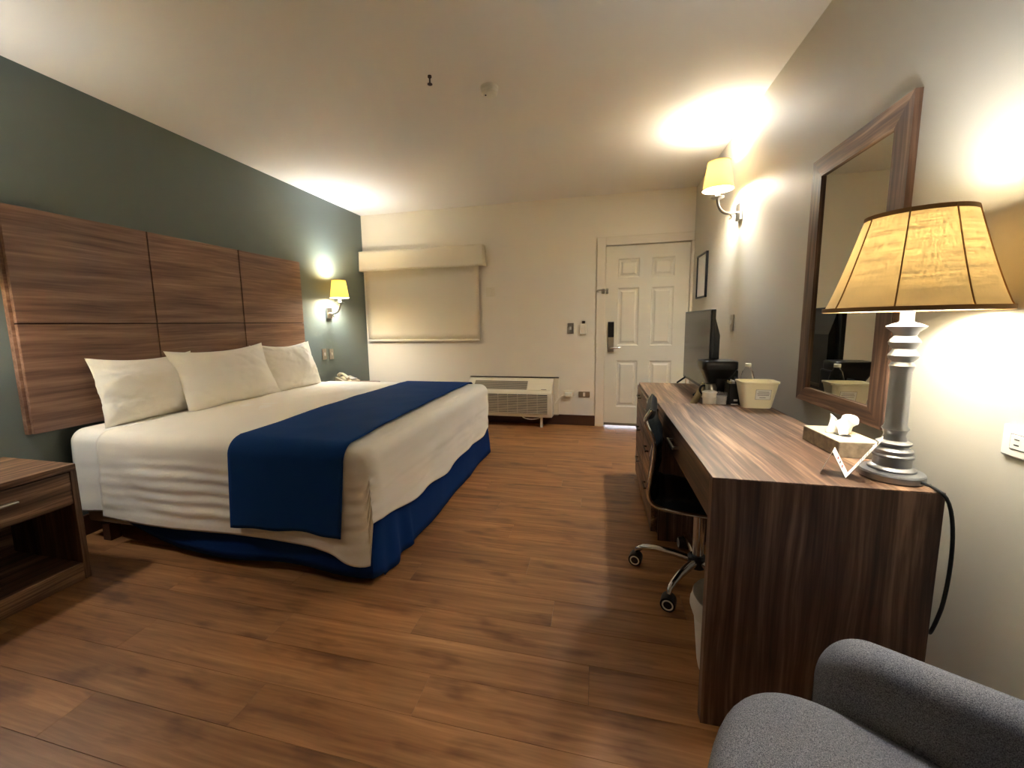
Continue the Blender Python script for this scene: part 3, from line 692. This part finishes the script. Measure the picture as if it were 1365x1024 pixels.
for k in range(7): prt(C, D, .3+k*.065, .3+k*.065+.018, -.018, .008+.004*(k % 3), 'grey_ink', l3)
prt(C, D, .86, .9, -.018, .018, 'ink', l3)
for k in range(3): prt(B, C, .3+k*.16, .36+k*.16, -.012, .012, ('red_ink', 'ink', 'red_ink')[k], l2)

# ------------------------------------------------------------------ table lamp
LX, LY = 3.704, -3.452
t = thing('table_lamp', 'turned pewter table lamp with linen shade on the desk corner', 'lamp', (LX, LY, DZT))
b = MB(); b.lathe([(.0, 0), (.066, 0), (.069, .004), (.069, .018), (.066, .022), (.05, .025), (.05, .03), (.046, .034), (.04, .037), (.039, .058), (.043, .061), (.043, .066), (.039, .07), (.041, .076), (.041, .08), (.034, .086), (.03, .09), (.036, .096), (.037, .1), (.026, .106), (.022, .12), (.025, .132), (.028, .136), (.027, .14)], n=48, caps=False); b.build('foot', 'pewter', t, True, world=False, sharp=30)
b = MB(); b.lathe([(.0255, .139), (.0225, .15), (.0215, .29), (.024, .3), (.026, .306), (.024, .31)], n=36, caps=False); b.build('column', 'pewter', t, True, world=False, sharp=30)
b = MB(); b.lathe([(.024, .309), (.021, .316), (.029, .326), (.031, .333), (.026, .342), (.022, .35), (.03, .36), (.032, .368), (.028, .376), (.022, .384), (.026, .394), (.038, .405), (.04, .409), (.026, .416), (.016, .419), (.014, .424), (.014, .49)], n=40, caps=False); b.build('turned_neck', 'pewter', t, True, world=False, sharp=30)
SZ0, SZ1, SR0, SR1 = .449, .69, .173, .1
prof = []
for k in range(15):
    f = k/14; prof.append((SR0+(SR1-SR0)*(f**.85), SZ0+(SZ1-SZ0)*f))
b = MB(); b.lathe(prof, n=64, caps=False); sh = b.build('lamp_shade', 'lamp_linen', t, True, world=False)
for r, zz in ((SR0, SZ0+.004), (SR1, SZ1-.004)):
    b = MB(); b.lathe([(r+.001, zz-.006), (r+.0025, zz-.006), (r+.0025, zz+.005), (r+.001, zz+.005)], n=64, caps=False); b.build('shade_band', 'shade_trim', sh, True, world=False)
for k in range(8):
    a = 2*PI*(k+.13)/8; b = MB(); b.tube([((r+.0012)*math.cos(a), (r+.0012)*math.sin(a), z) for r, z in prof], .0016, 6); b.build('shade_seam', 'shade_trim', sh, True, world=False)
b = MB(); b.lathe([(.016, .485), (.018, .5), (.018, .53)], n=20); b.build('socket', 'nickel', t, True, world=False)
b = MB(); b.lathe([(.013, .53), (.02, .54), (.022, .548), (.014, .554), (.003, .556)], n=24); b.build('bulb', 'bulb_glass', t, True, world=False)
lamp_light(t, (0, 0, .575), LAMP_W, .055)
b = MB(); b.tube([(0, 0, .5), (.04, 0, .52), (.045, 0, .6), (.02, 0, .675), (0, 0, .685), (-.02, 0, .675), (-.045, 0, .6), (-.04, 0, .52), (0, 0, .5)], .0022, 6)
for k in range(3): a = 2*PI*k/3; b.tube([(0, 0, .685), (SR1*math.cos(a), SR1*math.sin(a), SZ1-.004)], .0018, 6)
b.build('harp', 'nickel', t, True, world=False)
b = MB(); wl = lambda p: Vector(p)-Vector((LX, LY, DZT))
cp = [(3.735, -3.515, .78), (3.742, -3.53, .779), (3.752, -3.555, .77)]+bez((3.752, -3.555, .77), (3.778, -3.575, .74), (3.785, -3.56, .55), (3.778, -3.556, .47), 14)[1:]+bez((3.778, -3.556, .47), (3.774, -3.55, .42), (3.774, -3.54, .39), (3.80, -3.50, .36), 6)[1:]
b.tube([wl(p) for p in cp], .0042, 8); b.build('cord', 'black_rubber', t, True, world=False)

# ------------------------------------------------------------------ mirror and picture
MYN, MYF, MZ0, MZ1, FW, MD = -3.112, -2.495, .818, 1.905, .082, .022
t = thing('wall_mirror', 'tall mirror in a wide walnut frame on the beige wall over the desk', 'mirror', (W, (MYN+MYF)/2, MZ0))
for nm, poly in (('frame_rail', [(MYN, MZ0), (MYF, MZ0), (MYF-FW, MZ0+FW*.8), (MYN+FW, MZ0+FW*.8)]), ('frame_rail', [(MYN, MZ1), (MYF, MZ1), (MYF-FW, MZ1-FW), (MYN+FW, MZ1-FW)])):
    b = MB(); b.prism(poly, 0, W-MD, W-.001); b.build(nm, 'walnut_y', t)
for poly in ([(MYN, MZ0), (MYN, MZ1), (MYN+FW, MZ1-FW), (MYN+FW, MZ0+FW*.8)], [(MYF, MZ0), (MYF, MZ1), (MYF-FW, MZ1-FW), (MYF-FW, MZ0+FW*.8)]):
    b = MB(); b.prism(poly, 0, W-MD, W-.001); b.build('frame_stile', 'walnut_z', t)
b = MB(); b.box(W-.012, W-.002, MYN+FW-.004, MYF-FW+.004, MZ0+FW*.8-.004, MZ1-FW+.004); b.build('glass', 'mirror_glass', t)
t = thing('picture_frame', 'thin black frame with a white sheet on the beige wall beside the door', 'picture frame', (W, -.43, 1.415))
for a in ((-.61, -.595, 1.415, 1.83), (-.265, -.25, 1.415, 1.83), (-.61, -.25, 1.415, 1.43), (-.61, -.25, 1.815, 1.83)):
    b = MB(); b.box(W-.022, W-.001, a[0], a[1], a[2], a[3], .001); b.build('frame_bar', 'black_plastic', t)
b = MB(); b.box(W-.01, W-.002, -.6, -.26, 1.425, 1.82); b.build('sheet', 'paper', t)

# ------------------------------------------------------------------ ceiling fixtures
t = thing('smoke_detector', 'round white smoke detector on the ceiling', 'smoke detector', (2.287, -2.262, H))
b = MB(); b.lathe([(.052, 0), (.052, -.012), (.046, -.02)], n=36); b.build('mount', 'white_plastic', t, True, world=False, sharp=30)
b = MB(); b.lathe([(.047, -.018), (.046, -.036), (.038, -.044), (.001, -.046)], n=36); b.build('body', 'white_plastic', t, True, world=False, sharp=30)
b = MB(); b.lathe([(.005, -.0445), (.005, -.048)], (-.02, -.012, 0), n=12); b.build('sensor', 'black_plastic', t, world=False)
t = thing('sprinkler_head', 'small dark sprinkler head hanging from the ceiling', 'sprinkler', (1.996, -2.456, H))
b = MB(); b.lathe([(.011, 0), (.011, -.008), (.005, -.014)], n=20); b.build('collar', 'dark_leg', t, True, world=False)
b = MB(); b.lathe([(.0045, -.01), (.0045, -.042)], n=12); b.build('stem', 'dark_leg', t, True, world=False)
b = MB(); b.lathe([(.014, -.042), (.014, -.045), (.004, -.048)], n=20); b.build('deflector', 'dark_leg', t, True, world=False)

# ------------------------------------------------------------------ office chair
t = thing('office_chair', 'black vinyl office chair with chrome frame tucked under the desk', 'office chair', (3.385, -2.82, 0), math.radians(-8))
# local x = forward (towards the desk); side profile of the shell
prof = [(-.215, .835), (-.235, .80), (-.232, .775), (-.205, .71), (-.2, .66), (-.203, .6), (-.212, .54), (-.218, .49), (-.21, .445), (-.18, .42), (-.13, .412), (-.02, .408), (.1, .405), (.19, .41), (.235, .40)]
pv = []
for k in range(len(prof)-1):
    p0, p1, p2, p3 = [Vector(prof[min(max(k+d_, 0), len(prof)-1)]) for d_ in (-1, 0, 1, 2)]
    for q in range(4):
        u = q/4; pv.append(.5*((2*p1)+(-p0+p2)*u+(2*p0-5*p1+4*p2-p3)*u*u+(-p0+3*p1-3*p2+p3)*u**3))
pv.append(Vector(prof[-1]))
split = next(i for i, p in enumerate(pv) if p.y < .435)
def pad(rng, name):
    P = []
    for sg in (0, 1):
        for i in rng:
            p = pv[i]; tg = (pv[min(i+1, len(pv)-1)]-pv[max(i-1, 0)]).normalized(); nn = Vector((-tg.y, tg.x))
            if nn.y < 0 and name == 'seat': nn = -nn
            if name == 'backrest' and nn.x < 0: nn = -nn
            k = (i-rng[0])/(rng[-1]-rng[0]); rib = .010*abs(math.sin(k*PI*(6 if name == 'backrest' else 5)))
            row = []
            for w in [-1+j/8 for j in range(17)]:
                th = (.012+rib+.012)*(1-abs(w)**6)**.5 if sg else -.006
                row.append((p.x+nn.x*th, w*.195, p.y+nn.y*th))
            P.append(row)
    n_ = len(rng); b = MB(); b.grid(P[:n_]); b.grid(P[n_:]); 
    b.grid([P[0], P[n_]]); b.grid([P[n_-1], P[-1]])
    return b.build(name, 'black_vinyl', t, True, world=False, sharp=60)
pad(list(range(0, split+1)), 'backrest'); pad(list(range(split, len(pv))), 'seat')
for s in (-1, 1):
    b = MB(); b.tube([(p.x, s*.2, p.y) for p in pv], .009, 10); b.build('side_rail', 'chrome', t, True, world=False)
b = MB(); b.tube([(pv[-1].x, -.2, pv[-1].y), (pv[-1].x, .2, pv[-1].y)], .009, 10); b.build('front_rail', 'chrome', t, True, world=False)
b = MB(); b.box(-.09, .09, -.08, .08, .355, .395, .006); b.build('seat_plate', 'black_plastic', t, world=False)
b = MB(); b.tube([(.02, -.07, .365), (.04, -.16, .352), (.05, -.22, .35)], .006, 8); b.build('lever', 'black_plastic', t, True, world=False)
b = MB(); b.lathe([(.024, .1), (.024, .36)], n=24); b.build('gas_column', 'chrome', t, True, world=False)
b = MB(); b.lathe([(.034, .07), (.042, .085), (.042, .12), (.03, .13)], n=24); b.build('hub', 'black_plastic', t, True, world=False)
for k in range(5):
    a = math.radians(163+72*k+8); R = .275; ca, sa = math.cos(a), math.sin(a)
    b = MB(); b.tube([(r*ca, r*sa, z) for r, z in ((.03, .1), (.1, .108), (.18, .108), (.24, .098), (.268, .082), (R, .066))], [.018, .018, .016, .014, .012, .008], 12); b.build('base_arm', 'chrome', t, True, world=False)
    cx, cy = R*ca, R*sa; d = Vector((-math.sin(math.radians(8)), -math.cos(math.radians(8)), 0)) if k < 2 else Vector((sa, -ca, 0))
    b = MB()
    b.lathe([(.03, -.026), (.031, -.018), (.031, .018), (.03, .026)], (cx, cy, .031), tuple(d), 24); cs = b.build('caster', 'black_plastic', t, True, world=False)
    for s in (-1, 1):
        b = MB(); b.lathe([(.0225, 0), (.0225, .0016), (.017, .0016), (.017, 0)], Vector((cx, cy, .031))+d*(s*.026), tuple(d*s), 24, False)
        b.build('caster_ring', 'white_plastic', cs, True, world=False)

# ------------------------------------------------------------------ waste bin
t = thing('waste_bin', 'small waste bin with a white liner beside the desk end panel', 'waste bin', (3.375, -3.33, 0))
b = MB(); b.lathe([(.0, .002), (.092, .002), (.094, 0), (.098, .02), (.12, .262), (.117, .262), (.095, .02), (.0, .01)], n=40, caps=False); b.build('body', 'cup_white', t, True, world=False, sharp=30)
P = []
for j in range(10):
    f = j/9
    P.append([((.119+.007*math.sin(f*PI)+.003*fbm(math.cos(a)*3, math.sin(a)*3, f*2, 1))*math.cos(a), (.119+.007*math.sin(f*PI))*math.sin(a), .2+.07*f+.008*fbm(math.cos(a)*2, math.sin(a)*2, 0, 1)*(1-f)) for a in [2*PI*i/48 for i in range(49)]])
for z, r in ((.262, .11), (.2, .108), (.1, .1)): P.append([(r*math.cos(a), r*math.sin(a), z) for a in [2*PI*i/48 for i in range(49)]])
b = MB(); b.grid(P); b.build('liner', 'liner', t, True, world=False)

# ------------------------------------------------------------------ armchair
AR = math.radians(157)                       # local +x is the way the chair faces
Fp = Vector((3.385, -3.82, 0)); fdir = Vector((math.cos(AR), math.sin(AR), 0)); side = Vector((math.sin(AR), -math.cos(AR), 0))  # side points to the far arm
orig = Fp-side*.325-fdir*.10
t = thing('armchair', 'grey tweed upholstered armchair with rounded arms beside the desk end', 'armchair', tuple(orig), AR)
# local frame: x forward, y = left of the chair; the far arm lies at local y = -.325
def cushion(name, outline, z0, z1, r, mat='grey_tweed', crown=0, tilt=0):
    P = []; n = len(outline); cx = sum(p[0] for p in outline)/n; cy = sum(p[1] for p in outline)/n
    nm = []
    for k in range(n):
        a, c = Vector(outline[k-1]), Vector(outline[(k+1) % n]); d = (c-a).normalized(); nm.append(Vector((d.y, -d.x)))
    prof = [(-r*(1-math.sin(q)), z0+r*(1-math.cos(q))) for q in [k/6*PI/2 for k in range(7)]]+[(-r*(1-math.cos(q)), z1-r+r*math.sin(q)) for q in [k/8*PI/2 for k in range(9)]]
    P.append([(cx, cy, z0)]*(n+1))
    for d, z in prof: P.append([(outline[k % n][0]+nm[k % n].x*d, outline[k % n][1]+nm[k % n].y*d, z) for k in range(n+1)])
    for f in (.25, .5, .75, 1): P.append([((outline[k % n][0]-nm[k % n].x*r)*(1-f)+cx*f, (outline[k % n][1]-nm[k % n].y*r)*(1-f)+cy*f, z1+crown*(1-(1-f)**2)) for k in range(n+1)])
    P = [[(p[0], p[1], p[2]+(p[0]-.25)*tilt) for p in row] for row in P]
    b = MB(); b.grid(P); return b.build(name, mat, t, True, world=False, sharp=80)
def se(cx, cy, ax, ay, e, n=56):
    return [(cx+ax*math.copysign(abs(math.cos(a))**(2/e), math.cos(a)), cy+ay*math.copysign(abs(math.sin(a))**(2/e), math.sin(a))) for a in [2*PI*k/n for k in range(n)]]
cushion('seat', se(-.02, 0, .275, .30, 2.8), .27, .47, .06, crown=.008, tilt=.17)
cushion('seat_base', se(-.08, 0, .26, .32, 5), .12, .27, .02)
def stad(x0, x1, yc, w): 
    out = []; r = w/2
    for k in range(13): a = -PI/2+k/12*PI; out.append((x1-r+r*math.cos(a), yc+r*math.sin(a)))
    for k in range(13): a = PI/2+k/12*PI; out.append((x0+r+r*math.cos(a), yc+r*math.sin(a)))
    return out
for s in (-1, 1):
    b = MB(); P = []
    for i in range(40):                       # rounded arm swept front to back
        f = (i/39)**1.9; x = .10-.46*f
        top = .545-.03*f if f > .2 else .545-.03*f-.12*(1-math.sqrt(max(0, 1-(1-f/.2)**2)))
        sx = math.sqrt(max(0, 1-(1-min(1, f/.14))**2)); hw = .012+.056*max(sx, .02)
        row = []
        for k in range(25):
            a = -PI/2-.0+2*PI*k/24; c_, s_ = math.cos(a), math.sin(a)
            row.append((x, s*.345+hw*math.copysign(abs(c_)**.7, c_), (top+.12)/2+(top-.12)/2*math.copysign(abs(s_)**(.62), s_)))
        P.append(row)
    b.grid(P); bmesh.ops.holes_fill(b.bm, edges=b.bm.edges[:], sides=40); b.build('arm', 'grey_tweed', t, True, world=False, sharp=80)
cushion('backrest', stad(-.44, -.31, 0, .13) if False else se(-.315, 0, .065, .385, 5), .12, .78, .05)
for lx in (-.3, .08):
    for ly in (-.27, .27):
        b = MB(); b.lathe([(.014, 0), (.022, .125)], (lx, ly, 0), n=16); b.build('leg', 'dark_leg', t, True, world=False)
